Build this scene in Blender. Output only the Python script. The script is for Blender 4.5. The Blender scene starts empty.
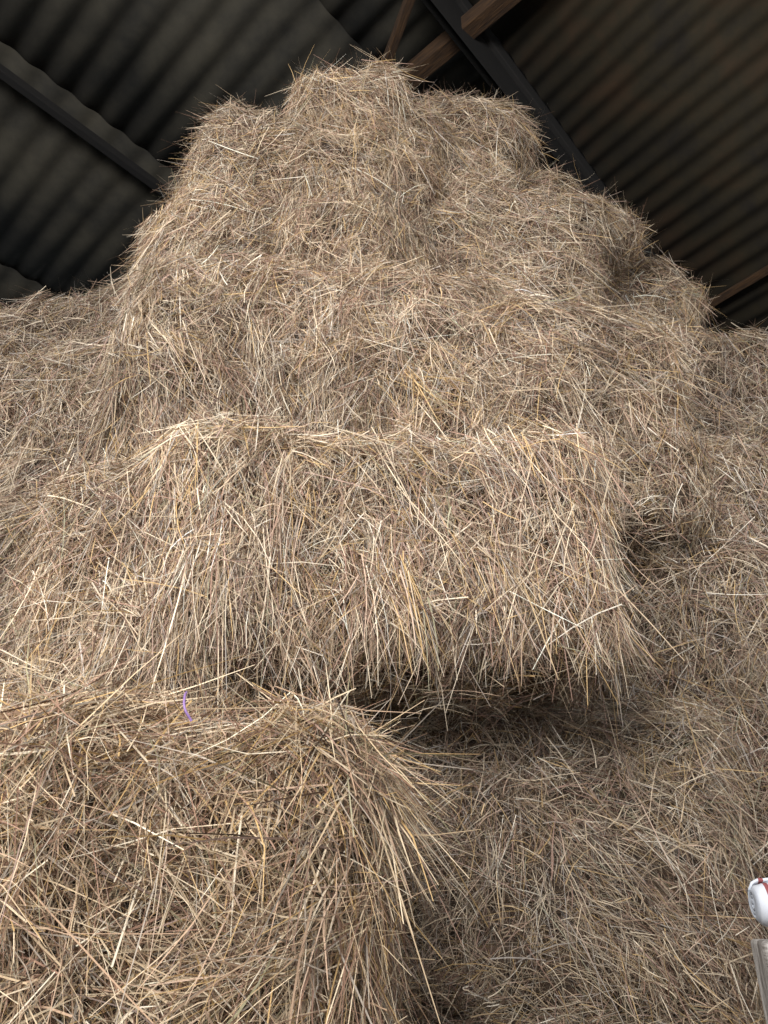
import bpy, math, numpy as np
from mathutils import Vector, Matrix
rng = np.random.default_rng(11)
EYE = 1.5
S = bpy.context.scene
S.view_settings.view_transform = 'Standard'
S.view_settings.look = 'None'

def lin(c):
    c = np.array(c, float)/255.0
    return np.where(c <= 0.04045, c/12.92, ((c+0.055)/1.055)**2.4)

# ------------------------------------------------------------ materials
def new_mat(name):
    m = bpy.data.materials.new(name); m.use_nodes = True
    nt = m.node_tree; b = nt.nodes['Principled BSDF']
    return m, nt, b

def noise_mat(name, c1, c2, scale, rough=0.9, stretch=(1,1,1), detail=6, bump=0.0, lo=0.35, hi=0.65, c3=None):
    m, nt, b = new_mat(name)
    tc = nt.nodes.new('ShaderNodeTexCoord'); mp = nt.nodes.new('ShaderNodeMapping')
    mp.inputs['Scale'].default_value = stretch
    nz = nt.nodes.new('ShaderNodeTexNoise'); nz.inputs['Scale'].default_value = scale
    nz.inputs['Detail'].default_value = detail; nz.inputs['Roughness'].default_value = 0.65
    cr = nt.nodes.new('ShaderNodeValToRGB')
    cr.color_ramp.elements[0].position = lo; cr.color_ramp.elements[1].position = hi
    cr.color_ramp.elements[0].color = (*lin(c1), 1); cr.color_ramp.elements[1].color = (*lin(c2), 1)
    if c3 is not None:
        e = cr.color_ramp.elements.new((lo+hi)/2); e.color = (*lin(c3), 1)
    nt.links.new(tc.outputs['Object'], mp.inputs['Vector'])
    nt.links.new(mp.outputs['Vector'], nz.inputs['Vector'])
    nt.links.new(nz.outputs['Fac'], cr.inputs['Fac'])
    nt.links.new(cr.outputs['Color'], b.inputs['Base Color'])
    b.inputs['Roughness'].default_value = rough
    if bump:
        bp = nt.nodes.new('ShaderNodeBump'); bp.inputs['Strength'].default_value = bump
        bp.inputs['Distance'].default_value = 0.02
        nt.links.new(nz.outputs['Fac'], bp.inputs['Height'])
        nt.links.new(bp.outputs['Normal'], b.inputs['Normal'])
    return m

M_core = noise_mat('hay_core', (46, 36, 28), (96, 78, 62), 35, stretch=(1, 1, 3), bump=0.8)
M_straw, nt, b = new_mat('straw')
at = nt.nodes.new('ShaderNodeAttribute'); at.attribute_name = 'straw_col'
nt.links.new(at.outputs['Color'], b.inputs['Base Color'])
b.inputs['Roughness'].default_value = 0.48
b.inputs['Specular IOR Level'].default_value = 0.4
M_roofL = noise_mat('roof_sheet_grey', (20, 19, 15), (64, 60, 49), 2.2, stretch=(1, 1, 1), detail=12, bump=0.2, lo=.3, hi=.7)
M_roofR = noise_mat('roof_sheet_brown', (17, 12, 6), (54, 38, 19), 2.6, detail=12, bump=0.2, lo=.3, hi=.68, c3=(38, 31, 13))
M_dark = noise_mat('dark_timber', (8, 7, 6), (20, 17, 14), 12, stretch=(1, 8, 8))
M_wood = noise_mat('brown_timber', (38, 24, 12), (78, 54, 29), 10, stretch=(1, 9, 9), bump=0.4)
M_wall = noise_mat('wall_render', (120, 134, 150), (160, 174, 188), 4, detail=8)
M_floor = noise_mat('floor_earth', (70, 58, 42), (110, 94, 70), 6, detail=8, bump=0.5)
M_pale = noise_mat('weathered_wood', (110, 104, 98), (190, 186, 180), 9, stretch=(1, 1, 7), bump=0.5)

# ------------------------------------------------------------ hay
PAL = np.array([lin(c) for c in [
    (230, 210, 178), (210, 186, 152), (208, 172, 112), (188, 157, 130),
    (168, 132, 112), (174, 162, 149), (160, 154, 120), (108, 81, 63), (248, 236, 213), (74, 57, 44)]])
lum = PAL @ np.array([.2126, .7152, .0722])
PAL = PAL*.88+lum[:, None]*.12
PW = np.array([.17, .19, .09, .17, .15, .10, .025, .065, .05, .03]); PW /= PW.sum()

def nz3(p, f, seed):
    s = seed*1.37
    return (np.sin(p[:, 0]*f+s+1.3*np.sin(p[:, 1]*f*.8+s*2)) +
            np.sin(p[:, 1]*f*1.1+s*3+1.2*np.sin(p[:, 2]*f*.9+s)) +
            np.sin(p[:, 2]*f*.95+s*5+1.4*np.sin(p[:, 0]*f*1.05-s)))/3.0

def norm(v):
    return v/np.maximum(np.linalg.norm(v, axis=1, keepdims=True), 1e-9)

def rounded(u, half, r):
    q = u*half
    inner = np.clip(q, -(half-r), half-r)
    n = norm(q-inner)
    return inner+n*r, n

def cube_pts(n, half):
    A = np.array([half[1]*half[2], half[0]*half[2], half[0]*half[1]]); A = A/A.sum()
    ax = rng.choice(3, n, p=A)
    u = rng.uniform(-1, 1, (n, 3))
    u[np.arange(n), ax] = rng.choice([-1., 1.], n)
    return u

def strands(root, d, curl, L, w, col):
    n = len(root); T = np.array([0, .34, .68, 1.0])
    pts = root[:, None, :] + L[:, None, None]*(d[:, None, :]*T[None, :, None] + curl[:, None, :]*(T**2)[None, :, None])
    side = norm(np.cross(d, norm(rng.normal(size=(n, 3)))))
    taper = np.array([1., 1., .85, .35])
    off = side[:, None, :]*(w[:, None]*taper[None, :]*0.5)[:, :, None]
    v = np.stack([pts-off, pts+off], axis=2).reshape(n*8, 3)
    base = np.arange(n)[:, None]*8
    q = np.concatenate([base+np.array([[0, 1, 3, 2]]), base+np.array([[2, 3, 5, 4]]), base+np.array([[4, 5, 7, 6]])], axis=1).reshape(-1, 4)
    c = np.repeat(col, 8, axis=0)
    return v, q, c

def build_mesh(name, v, q, c, midx, mats, loc=(0, 0, 0)):
    me = bpy.data.meshes.new(name)
    loc = np.array(loc)
    me.vertices.add(len(v)); me.vertices.foreach_set('co', (v-loc).astype(np.float32).ravel())
    me.loops.add(q.size); me.loops.foreach_set('vertex_index', q.astype(np.int32).ravel())
    me.polygons.add(len(q)); me.polygons.foreach_set('loop_start', np.arange(0, q.size, 4, dtype=np.int32))
    me.polygons.foreach_set('material_index', midx.astype(np.int32))
    me.polygons.foreach_set('use_smooth', np.ones(len(q), dtype=bool))
    for m in mats: me.materials.append(m)
    me.update(calc_edges=True)
    a = me.attributes.new('straw_col', 'FLOAT_COLOR', 'POINT')
    cc = np.ones((len(v), 4), np.float32); cc[:, :3] = c
    a.data.foreach_set('color', cc.ravel())
    ob = bpy.data.objects.new(name, me); ob.location = loc
    S.collection.objects.link(ob)
    return ob

def bale(cx, cy, cz, lx, ly, lz, rz=0, ry=0, rx=0, dens=9000, w=0.0022, hang=0.4, L=(.06, .18), r=.11, tint=(1, 1, 1), lift=.25, bump=.028, backcull=True, ang=None, fly=.08, sheaf=0):
    dens = dens*1.12
    seed = abs(cx*3.1+cy*7.7+cz*5.3)+.5
    half = np.array([lx, ly, lz])/2
    r = min(r, half.min()*.85)
    R = np.array((Matrix.Rotation(math.radians(rz), 3, 'Z') @ Matrix.Rotation(math.radians(ry), 3, 'Y') @ Matrix.Rotation(math.radians(rx), 3, 'X')))
    C = np.array([cx, cy, cz+EYE])
    def surf(u):
        p, n = rounded(u, half, r)
        P = p@R.T+C; N = n@R.T
        P = P+N*(bump*nz3(P, 7, seed)+bump*.7*nz3(P, 17, seed+2)+bump*.5*nz3(P, 38, seed+5))[:, None]
        return P, N
    g = 24; lin_ = np.linspace(-1, 1, g+1)
    a, b_ = np.meshgrid(lin_, lin_, indexing='ij'); a = a.ravel(); b_ = b_.ravel()
    V = []; Q = []
    idx = np.arange((g+1)**2).reshape(g+1, g+1)
    fq = np.stack([idx[:-1, :-1], idx[1:, :-1], idx[1:, 1:], idx[:-1, 1:]], -1).reshape(-1, 4)
    for ax in range(3):
        for s in (-1, 1):
            u = np.zeros((len(a), 3)); u[:, ax] = s; u[:, (ax+1) % 3] = a; u[:, (ax+2) % 3] = b_
            P, N = surf(u)
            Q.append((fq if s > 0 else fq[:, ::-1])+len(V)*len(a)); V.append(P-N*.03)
    V = np.concatenate(V); Q = np.concatenate(Q)
    colc = np.tile(lin((90, 70, 48)), (len(V), 1))
    area = 2*(lx*ly+ly*lz+lx*lz)
    n = int(area*dens)
    K = 13; nt_ = int(n*.72/K)
    uc = cube_pts(nt_, half)
    u = np.repeat(uc, K, axis=0)+rng.normal(0, .026, (nt_*K, 3))/half/2
    mx = np.abs(u).max(axis=1, keepdims=True); u = u/mx
    u = np.concatenate([u, cube_pts(n-nt_*K, half)])
    tuft = np.concatenate([np.repeat(np.arange(nt_), K), np.arange(nt_, nt_+n-nt_*K)])
    KS = 60; issh = np.zeros(n, bool)
    if sheaf:
        us = cube_pts(sheaf*4, half); Ps, Ns = surf(us)
        us = us[(Ns[:, 1] < -.5)][:sheaf]; ns = len(us)
        uu = np.repeat(us, KS, axis=0)+rng.normal(0, .026, (ns*KS, 3))/half
        uu = uu/np.abs(uu).max(axis=1, keepdims=True)
        u = np.concatenate([u, uu]); tuft = np.concatenate([tuft, tuft.max()+1+np.repeat(np.arange(ns), KS)])
        issh = np.concatenate([issh, np.ones(ns*KS, bool)]); n = len(u)
    P, N = surf(u)
    nT = tuft.max()+1
    keep = np.ones(n, bool)
    if backcull:
        keep = ~((N[:, 1] > .35) & (rng.random(n) > .12))
        keep &= ~((N[:, 2] < -.75) & (rng.random(n) > .4))
    rd = norm(rng.normal(size=(nT, 3)))[tuft]
    fl = np.stack([nz3(P, 5, seed+4), nz3(P, 4, seed+9)*.5, nz3(P, 5, seed+7)], 1)
    jit = np.where(issh, .18, .32)[:, None]
    d = rd*np.where(issh, .5, .9)[:, None]+fl*np.where(issh, .15, .7)[:, None]+rng.normal(0, 1, (n, 3))*jit
    hg = hang*rng.uniform(.2, 2.2, nT)[tuft]
    hg = np.where(issh, 1.1, hg)
    d = d+np.array([0, 0, -1])*hg[:, None]
    if ang is not None:
        d = d+np.array(ang)[None, :]*rng.uniform(.2, 1.2, (n, 1))
    d = d-N*(d*N).sum(1, keepdims=True)
    d = norm(d)
    lf = rng.normal(lift*.5, lift*.8, nT)[tuft]+rng.normal(0, .1, n)
    isfly = (rng.random(n) < fly) & ~issh
    lf = np.where(isfly, rng.uniform(.35, 1.5, n), lf)
    lf = np.where(issh, rng.uniform(-.05, .22, n), lf)
    d = norm(d+N*lf[:, None])
    Ls = rng.uniform(L[0], L[1], n)*rng.choice([.5, 1, 1.25], n, p=[.4, .42, .18])
    Ls = np.where(issh, rng.uniform(.10, .22, n), Ls)
    depth = (rng.uniform(-.034, .024, nT)[tuft]+rng.uniform(-.012, .012, n))
    depth = np.where(issh, rng.uniform(-.01, .03, n), depth)
    root = P+N*depth[:, None]-d*(Ls*.35)[:, None]
    curl = rng.normal(0, .20, (n, 3))*np.where(issh, .6, 1)[:, None]-N*np.clip(lf, 0, .6)[:, None]*.4
    curl[:, 2] -= rng.uniform(0, .4, n)*np.where(hang > 0, 1, .3)
    ws = w*rng.choice([.42, .75, 1.05, 1.35], n, p=[.32, .36, .24, .08])*np.where(isfly, .5, 1)
    low = (P[:, 2] < C[2]-half[2]*.7)
    Ls = np.where(low, Ls*.65, Ls)
    ci = rng.choice(len(PAL), n, p=PW)
    tc_ = rng.choice(len(PAL), nT, p=PW)[tuft]
    ci = np.where(rng.random(n) < .4, tc_, ci)
    tone = 1+.17*nz3(P, 6, seed+13)+.10*nz3(P, 15, seed+17)  # uneven colour of the hay itself
    col = PAL[ci]*rng.uniform(.60, 1.10, (n, 1))*np.array(tint)*tone[:, None]
    col = np.clip(col, .01, .9)
    k = keep
    v, q, c = strands(root[k], d[k], curl[k], Ls[k], ws[k], col[k])
    q = q+len(V)
    allv = np.concatenate([V, v]); allq = np.concatenate([Q, q]); allc = np.concatenate([colc, c])
    mi = np.concatenate([np.zeros(len(Q)), np.ones(len(q))])
    return build_mesh('hay_bale', allv, allq, allc, mi, [M_core, M_straw], C)

G = (.87, .88, .90)  # milder step of the same dimming put into the straw colour
DIM = (.74, .74, .74)  # light falloff on recessed and outer bales, put into their straw colour
# --- main protruding course
bale(-.02, 1.74, .675, .97, .58, .53, rz=2, ry=-1, dens=25000, hang=.9, L=(.06, .18), r=.07, bump=.030, lift=.22, sheaf=16)
bale(-.55, 1.77, .615, .46, .56, .60, rz=-5, dens=23000, hang=.6, L=(.06, .18), r=.09, bump=.038, sheaf=8)
# --- near lower-left
bale(-.57, 1.42, -.035, 1.08, .66, .58, rz=-2, ry=3, dens=24000, hang=.12, L=(.07, .25), w=.0024, ang=(.5, -.1, -.15), lift=.34, r=.12, bump=.048, tint=(.97, .94, .88), fly=.06)
bale(-.56, 1.45, -.66, 1.06, .66, .62, dens=10000, hang=.3)
bale(-.56, 1.50, -1.22, 1.06, .66, .56, dens=4000, hang=.3)
# --- second course
bale(-.40, 2.02, 1.37, .76, .6, .86, rz=4, dens=20000, hang=.5, bump=.050, sheaf=11)
bale(.14, 2.06, 1.38, .52, .6, .88, rz=-3, dens=20000, hang=.35, bump=.055, sheaf=8)
bale(.56, 2.05, 1.25, .64, .6, .72, rz=8, ry=5, dens=19000, hang=.25, bump=.042, sheaf=4)
# --- top course
bale(-.56, 2.22, 2.30, .54, .6, 1.12, ry=11, dens=19000, hang=.4, bump=.048, fly=.10, sheaf=6, r=.15)
bale(-.17, 2.21, 2.43, .46, .6, 1.36, ry=3, dens=19000, hang=.6, bump=.048, fly=.10, r=.15, sheaf=12)
bale(.02, 2.30, 2.36, .40, .6, 1.30, ry=6, dens=17000, hang=.5, bump=.045, fly=.10, r=.16, sheaf=5)
bale(.46, 2.42, 2.15, .84, .62, .98, ry=9, dens=16000, hang=.3, bump=.045, sheaf=5)
bale(.31, 2.42, 2.84, .60, .60, .88, ry=14, dens=16000, hang=.3, bump=.05, r=.18, fly=.10, sheaf=3)
# --- right flank
bale(.73, 2.60, 2.58, .54, .60, .64, ry=42, dens=14000, hang=.25, bump=.04)
bale(1.00, 2.82, 2.38, .76, .62, .74, ry=38, dens=14000, hang=.2, bump=.04)
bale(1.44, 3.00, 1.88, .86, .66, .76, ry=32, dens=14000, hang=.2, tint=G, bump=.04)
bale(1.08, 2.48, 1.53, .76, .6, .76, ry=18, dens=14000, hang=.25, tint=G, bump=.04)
bale(2.2, 3.2, 1.32, .9, .66, .8, ry=20, dens=10000, hang=.2, tint=DIM)
bale(1.65, 2.70, 1.03, .84, .6, .74, ry=10, dens=13000, hang=.2, tint=DIM, bump=.04)
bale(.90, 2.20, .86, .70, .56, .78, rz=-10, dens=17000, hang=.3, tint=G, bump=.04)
bale(.88, 2.20, .28, .70, .56, .66, dens=17000, w=.0021, hang=.2, tint=DIM)
bale(1.62, 2.52, .40, .80, .6, .68, dens=13000, hang=.2, tint=DIM, bump=.04)
bale(1.64, 2.5, -.24, .78, .6, .62, dens=12000, hang=.2, tint=DIM, bump=.04)
bale(1.60, 2.4, -.85, .80, .6, .60, dens=4500, hang=.2, tint=DIM)
bale(1.60, 2.4, -1.3, .80, .6, .4, dens=2500, hang=.2, tint=DIM)
bale(2.4, 2.9, .8, .80, .6, .74, dens=4500, hang=.2, tint=DIM)
bale(2.4, 2.8, .1, .80, .6, .7, dens=4500, hang=.2, tint=DIM)
bale(2.4, 2.8, -.6, .80, .6, .7, dens=3000, hang=.2, tint=DIM)
bale(2.4, 2.8, -1.2, .80, .6, .56, dens=2500, hang=.2, tint=DIM)
# --- lower right wall (under the overhang)
bale(.33, 2.02, .06, .98, .58, .64, rz=-2, rx=-7, dens=22000, w=.0018, hang=.15, L=(.04, .14), tint=DIM, bump=.038, fly=.03)
bale(.42, 1.96, -.53, 1.0, .62, .62, rz=-3, dens=22000, w=.0018, hang=.15, L=(.04, .14), tint=DIM, bump=.038, fly=.03)
bale(.45, 2.0, -1.1, 1.0, .62, .6, dens=6000, hang=.2, tint=DIM)
# --- left flank
bale(-1.20, 2.66, 1.90, .76, .62, .80, ry=-20, dens=14000, hang=.3, tint=G, bump=.04)
bale(-1.92, 2.92, 1.26, .74, .62, .72, ry=-18, dens=12000, hang=.3, tint=DIM, bump=.04)
bale(-1.08, 2.28, 1.28, .76, .6, .76, rz=-6, ry=-8, dens=17000, hang=.4, tint=G, bump=.045, sheaf=6)
bale(-1.82, 2.5, .95, .76, .6, .68, dens=13000, hang=.3, tint=DIM, bump=.04)
bale(-1.18, 2.12, .60, .76, .6, .70, rz=-5, dens=17000, hang=.4, tint=G, bump=.045, sheaf=4)
bale(-1.85, 2.3, .36, .7, .6, .62, dens=10000, hang=.3, tint=DIM)
bale(-1.42, 1.95, -.05, .80, .6, .66, dens=10000, hang=.3, tint=G)
bale(-1.42, 1.9, -.7, .80, .6, .66, dens=3500, hang=.3)
bale(-1.42, 1.9, -1.25, .80, .6, .5, dens=3500, hang=.3)
# --- rows behind that carry the upper courses
for zi, z in enumerate(np.arange(-1.2, 1.9, .62)):
    for x in (-1.9, -1.1, -.3, .5, 1.3, 2.1):
        if abs(x) > 1.8 and z > .6: continue
        yy = 3.35+.06*math.sin(zi*2+x*3)
        bale(x, yy, z-(.12 if abs(x) > 1 else 0), .84, .66, .66, dens=1200, w=.005, tint=G)
for z in (-1.2, -.58, .04, .66):
    for x in (-.9, -.1, .62):
        bale(x, 2.72, z, .84, .66, .66, dens=800, w=.005)
bale(-.9, 2.78, 1.3, .84, .6, .66, dens=1500, w=.005)
bale(-.1, 2.78, 1.3, .84, .6, .66, dens=1500, w=.005)
bale(-.4, 3.1, 2.3, .8, .6, .6, dens=3000, w=.004)
bale(.3, 3.2, 2.3, .8, .6, .6, dens=3000, w=.004)

# ------------------------------------------------------------ boxes / beams
def obj_from(name, verts, faces, mat, parent=None, smooth=False):
    me = bpy.data.meshes.new(name); me.from_pydata([tuple(v) for v in verts], [], faces)
    me.materials.append(mat); me.update()
    if smooth: me.polygons.foreach_set('use_smooth', [True]*len(me.polygons))
    o = bpy.data.objects.new(name, me); S.collection.objects.link(o)
    if parent: o.parent = parent
    return o
BF = [(0, 1, 2, 3), (7, 6, 5, 4), (0, 4, 5, 1), (1, 5, 6, 2), (2, 6, 7, 3), (3, 7, 4, 0)]
def beam(name, p0, p1, w, h, mat, up=(0, 0, 1), parent=None, bev=.006):
    p0 = Vector(p0); p1 = Vector(p1); d = (p1-p0); Lh = d.length/2; d.normalize()
    s = d.cross(Vector(up)).normalized(); u = s.cross(d).normalized()
    c = (p0+p1)/2
    vs = [(-Lh, -w/2, -h/2), (-Lh, w/2, -h/2), (-Lh, w/2, h/2), (-Lh, -w/2, h/2), (Lh, -w/2, -h/2), (Lh, w/2, -h/2), (Lh, w/2, h/2), (Lh, -w/2, h/2)]
    o = obj_from(name, vs, BF, mat, parent)
    M = Matrix((d, s, u)).transposed().to_4x4(); M.translation = c
    o.matrix_world = M
    if bev:
        m = o.modifiers.new('bev', 'BEVEL'); m.width = bev; m.segments = 2
    return o

E = Vector((0, 0, EYE))
frame = bpy.data.objects.new('roof_frame', None); S.collection.objects.link(frame)
La = Vector((-.75, .66, -.17)); Lp = Vector((.66, .75, 0)).normalized(); L0 = Vector((-1.487, 3.0, 4.467))+E
Ln = La.normalized().cross(Lp).normalized()
if Ln.z < 0: Ln = -Ln
def corrugated(name, o0, a, p, n, a0, a1, p0, p1, pitch, amp, mat, sheet=None, lap=.03):
    per = 8; m = int((p1-p0)/pitch*per)
    vs = []; fs = []
    rows = []
    courses = np.arange(a0, a1, sheet) if sheet else [a0]
    for k, s0 in enumerate(courses):
        s1 = min(s0+(sheet or (a1-a0))+.12, a1+.12)
        for j, s in enumerate((s0, s1)):
            st = len(vs)
            for i in range(m+1):
                t = p0+(p1-p0)*i/m
                hgt = amp*math.cos(2*math.pi*t/pitch)+(lap if j == 1 else 0.0)
                vs.append(o0+a*s+p*t+n*hgt)
            rows.append(st)
        A, B = rows[-2], rows[-1]
        for i in range(m): fs.append((A+i, A+i+1, B+i+1, B+i))
    o = obj_from(name, vs, fs, mat, smooth=True)
    md = o.modifiers.new('t', 'SOLIDIFY'); md.thickness = .008
    return o
corrugated('ceiling', L0, La, Lp, Ln, -5.5, 2.3, -5, 7, .18, .015, M_roofL, sheet=1.45)
for nm, s in (('purlin_1', .42), ('purlin_2', 2.05), ('purlin_3', -2.6)):
    beam(nm, L0+La*s+Lp*-5-Ln*.075, L0+La*s+Lp*6-Ln*.075, .05, .07, M_dark, up=Ln, parent=frame)
P1 = Vector((.52, 2.6, 4.72))+E; P2 = Vector((2.3, 4.0, 3.28))+E
Rb = (P2-P1).normalized(); Rh = Vector((.62, -.788, 0)).normalized()
Rn = Rb.cross(Rh).normalized()
if Rn.z < 0: Rn = -Rn
corrugated('ceiling', P1+Rh*.03, Rh, Rb, Rn, 0, 5.5, -2.5, 5.2, .12, .011, M_roofR, sheet=1.3)
beam('rafter_1', P1-Rb*2.5-Rn*.06, P1+Rb*5.2-Rn*.06, .06, .10, M_dark, up=Rn, parent=frame)
beam('batten_1', P1+Rb*2.35-Rn*.05, P1+Rb*2.35+Rh*5.5-Rn*.05, .05, .03, M_wood, up=Rn, parent=frame)
beam('batten_2', P1+Rb*3.5-Rn*.06, P1+Rb*3.5+Rh*5.5-Rn*.06, .06, .05, M_dark, up=Rn, parent=frame)
vs = [P1-Rb*2.5, P1+Rb*5.2, Vector((*(P1+Rb*5.2).xy, 6.9)), Vector((*(P1-Rb*2.5).xy, 6.9))]
o = obj_from('dark_infill', vs, [(0, 1, 2, 3)], M_dark)  # added dark sheet, stands in for the shade left of the rafter
md = o.modifiers.new('t', 'SOLIDIFY'); md.thickness = .04
c = Vector((.34, 2.71, 4.50))+E
beam('strut_1', c-Vector((.75, -.66, .0))*1.0, c+Vector((.75, -.66, .0))*2.2, .10, .12, M_wood, up=Ln, parent=frame)
c = Vector((.08, 2.6, 4.5))+E
beam('strut_2', c-Vector((.35, -.9, .1))*.8, c+Vector((.35, -.9, .1))*1.6, .05, .07, M_wood, up=Ln, parent=frame)
def wall(name, p0, p1, z1, mat, z0=0):
    p0 = Vector(p0); p1 = Vector(p1); d = (p1-p0).normalized(); nn = Vector((-d.y, d.x))*.1
    vs = []
    for z in (z0, z1):
        for q in (p0, p1, p1+nn, p0+nn): vs.append((q.x, q.y, z))
    return obj_from(name, vs, [(3, 2, 1, 0), (4, 5, 6, 7), (0, 1, 5, 4), (1, 2, 6, 5), (2, 3, 7, 6), (3, 0, 4, 7)], mat)
e0 = L0+La*2.25+Lp*-5; e1 = L0+La*2.25+Lp*3.2
wall('wall_left', e0.xy, e1.xy, 5.5, M_wall)
wall('wall_back', (-3.0, 5.6), (5.2, 5.6), 5.2, M_dark)
obj_from('floor', [(-8, -6, 0), (8, -6, 0), (8, 8, 0), (-8, 8, 0)], [(0, 1, 2, 3)], M_floor)

# ------------------------------------------------------------ pallet standing against the stack
pal = bpy.data.objects.new('wooden_pallet', None); S.collection.objects.link(pal)
for i in range(6):
    z = .08+i*.258
    beam('slat_%d' % i, (.598, 1.35, z), (1.5, 1.35, z), .02, .11, M_pale, parent=pal)
for i, x in enumerate((.645, 1.05, 1.455)):
    beam('runner_%d' % i, (x, 1.40, .0), (x, 1.40, 1.425), .06, .08, M_pale, up=(0, 1, 0), parent=pal)
m, nt, b = new_mat('towel_stripes')
tc = nt.nodes.new('ShaderNodeTexCoord'); sp = nt.nodes.new('ShaderNodeSeparateXYZ'); cr = nt.nodes.new('ShaderNodeValToRGB')
cr.color_ramp.interpolation = 'CONSTANT'
els = cr.color_ramp.elements
els[0].position = 0; els[0].color = (.50, .54, .60, 1); els[1].position = .012; els[1].color = (.58, .61, .66, 1)
for p_, c_ in ((.055, (.25, .07, .07, 1)), (.08, (.62, .65, .70, 1)), (.8, (.25, .06, .07, 1)), (.86, (.62, .65, .70, 1))):
    e = els.new(p_); e.color = c_
nt.links.new(tc.outputs['Generated'], sp.inputs[0]); nt.links.new(sp.outputs['X'], cr.inputs['Fac'])
nt.links.new(cr.outputs['Color'], b.inputs['Base Color']); b.inputs['Roughness'].default_value = .95
vs = []; fs = []; n = 90; wd = 48
for j in range(wd+1):
    for i in range(n+1):
        t = i/n; an = t*math.pi*2*3.2; rr = .008+.034*t+.001*math.sin(j*2+i)
        end = math.sqrt(max(0., 1-abs(j/wd*2-1)**12))*.45+.55
        vs.append((-.17+.34*j/wd, rr*end*math.cos(an), rr*end*math.sin(an)))
for j in range(wd):
    for i in range(n):
        a_ = j*(n+1)+i; fs.append((a_, a_+1, a_+n+2, a_+n+1))
tw = obj_from('rolled_towel', vs, fs, m, smooth=True)
tw.location = (.790, 1.385, EYE-.022); tw.rotation_euler = (0, 0, math.radians(-10))
md = tw.modifiers.new('t', 'SOLIDIFY'); md.thickness = .004

# ------------------------------------------------------------ purple twine
mp_, nt, b = new_mat('purple_twine'); b.inputs['Base Color'].default_value = (.28, .17, .40, 1)
cu = bpy.data.curves.new('baler_twine', 'CURVE'); cu.dimensions = '3D'; cu.bevel_depth = .0018
spn = cu.splines.new('BEZIER'); pts = [(-.288, 1.08, .255), (-.283, 1.055, .242), (-.278, 1.045, .224), (-.268, 1.05, .208)]
spn.bezier_points.add(len(pts)-1)
for bp, p in zip(spn.bezier_points, pts):
    bp.co = Vector(p)+E; bp.handle_left_type = bp.handle_right_type = 'AUTO'
cu.materials.append(mp_)
o = bpy.data.objects.new('baler_twine', cu); S.collection.objects.link(o)

# ------------------------------------------------------------ light, world, camera
def area(name, loc, target, sx, sy, power, col):
    l = bpy.data.lights.new(name, 'AREA'); l.shape = 'RECTANGLE'; l.size = sx; l.size_y = sy; l.energy = power; l.color = col
    o = bpy.data.objects.new(name, l); o.location = loc
    o.rotation_euler = (Vector(target)-Vector(loc)).to_track_quat('-Z', 'Y').to_euler(); S.collection.objects.link(o)
area('doorway_light', (-1.2, -1.7, 3.7), (-.2, 2.2, 2.8), 2.4, 2.0, 285, (1, .975, .955))
area('side_light', (1.8, -1.6, 2.0), (.6, 2.2, 1.2), 1.6, 2.0, 32, (.94, .96, 1))
W = bpy.data.worlds.new('World'); S.world = W; W.use_nodes = True
W.node_tree.nodes['Background'].inputs[0].default_value = (.90, .93, 1, 1)
W.node_tree.nodes['Background'].inputs[1].default_value = .46
cam = bpy.data.cameras.new('camera'); cam.sensor_fit = 'VERTICAL'; cam.sensor_height = 36; cam.lens = 26
co = bpy.data.objects.new('camera', cam); co.location = (0, 0, EYE); co.rotation_euler = (math.radians(90+27), 0, 0)
S.collection.objects.link(co); S.camera = co
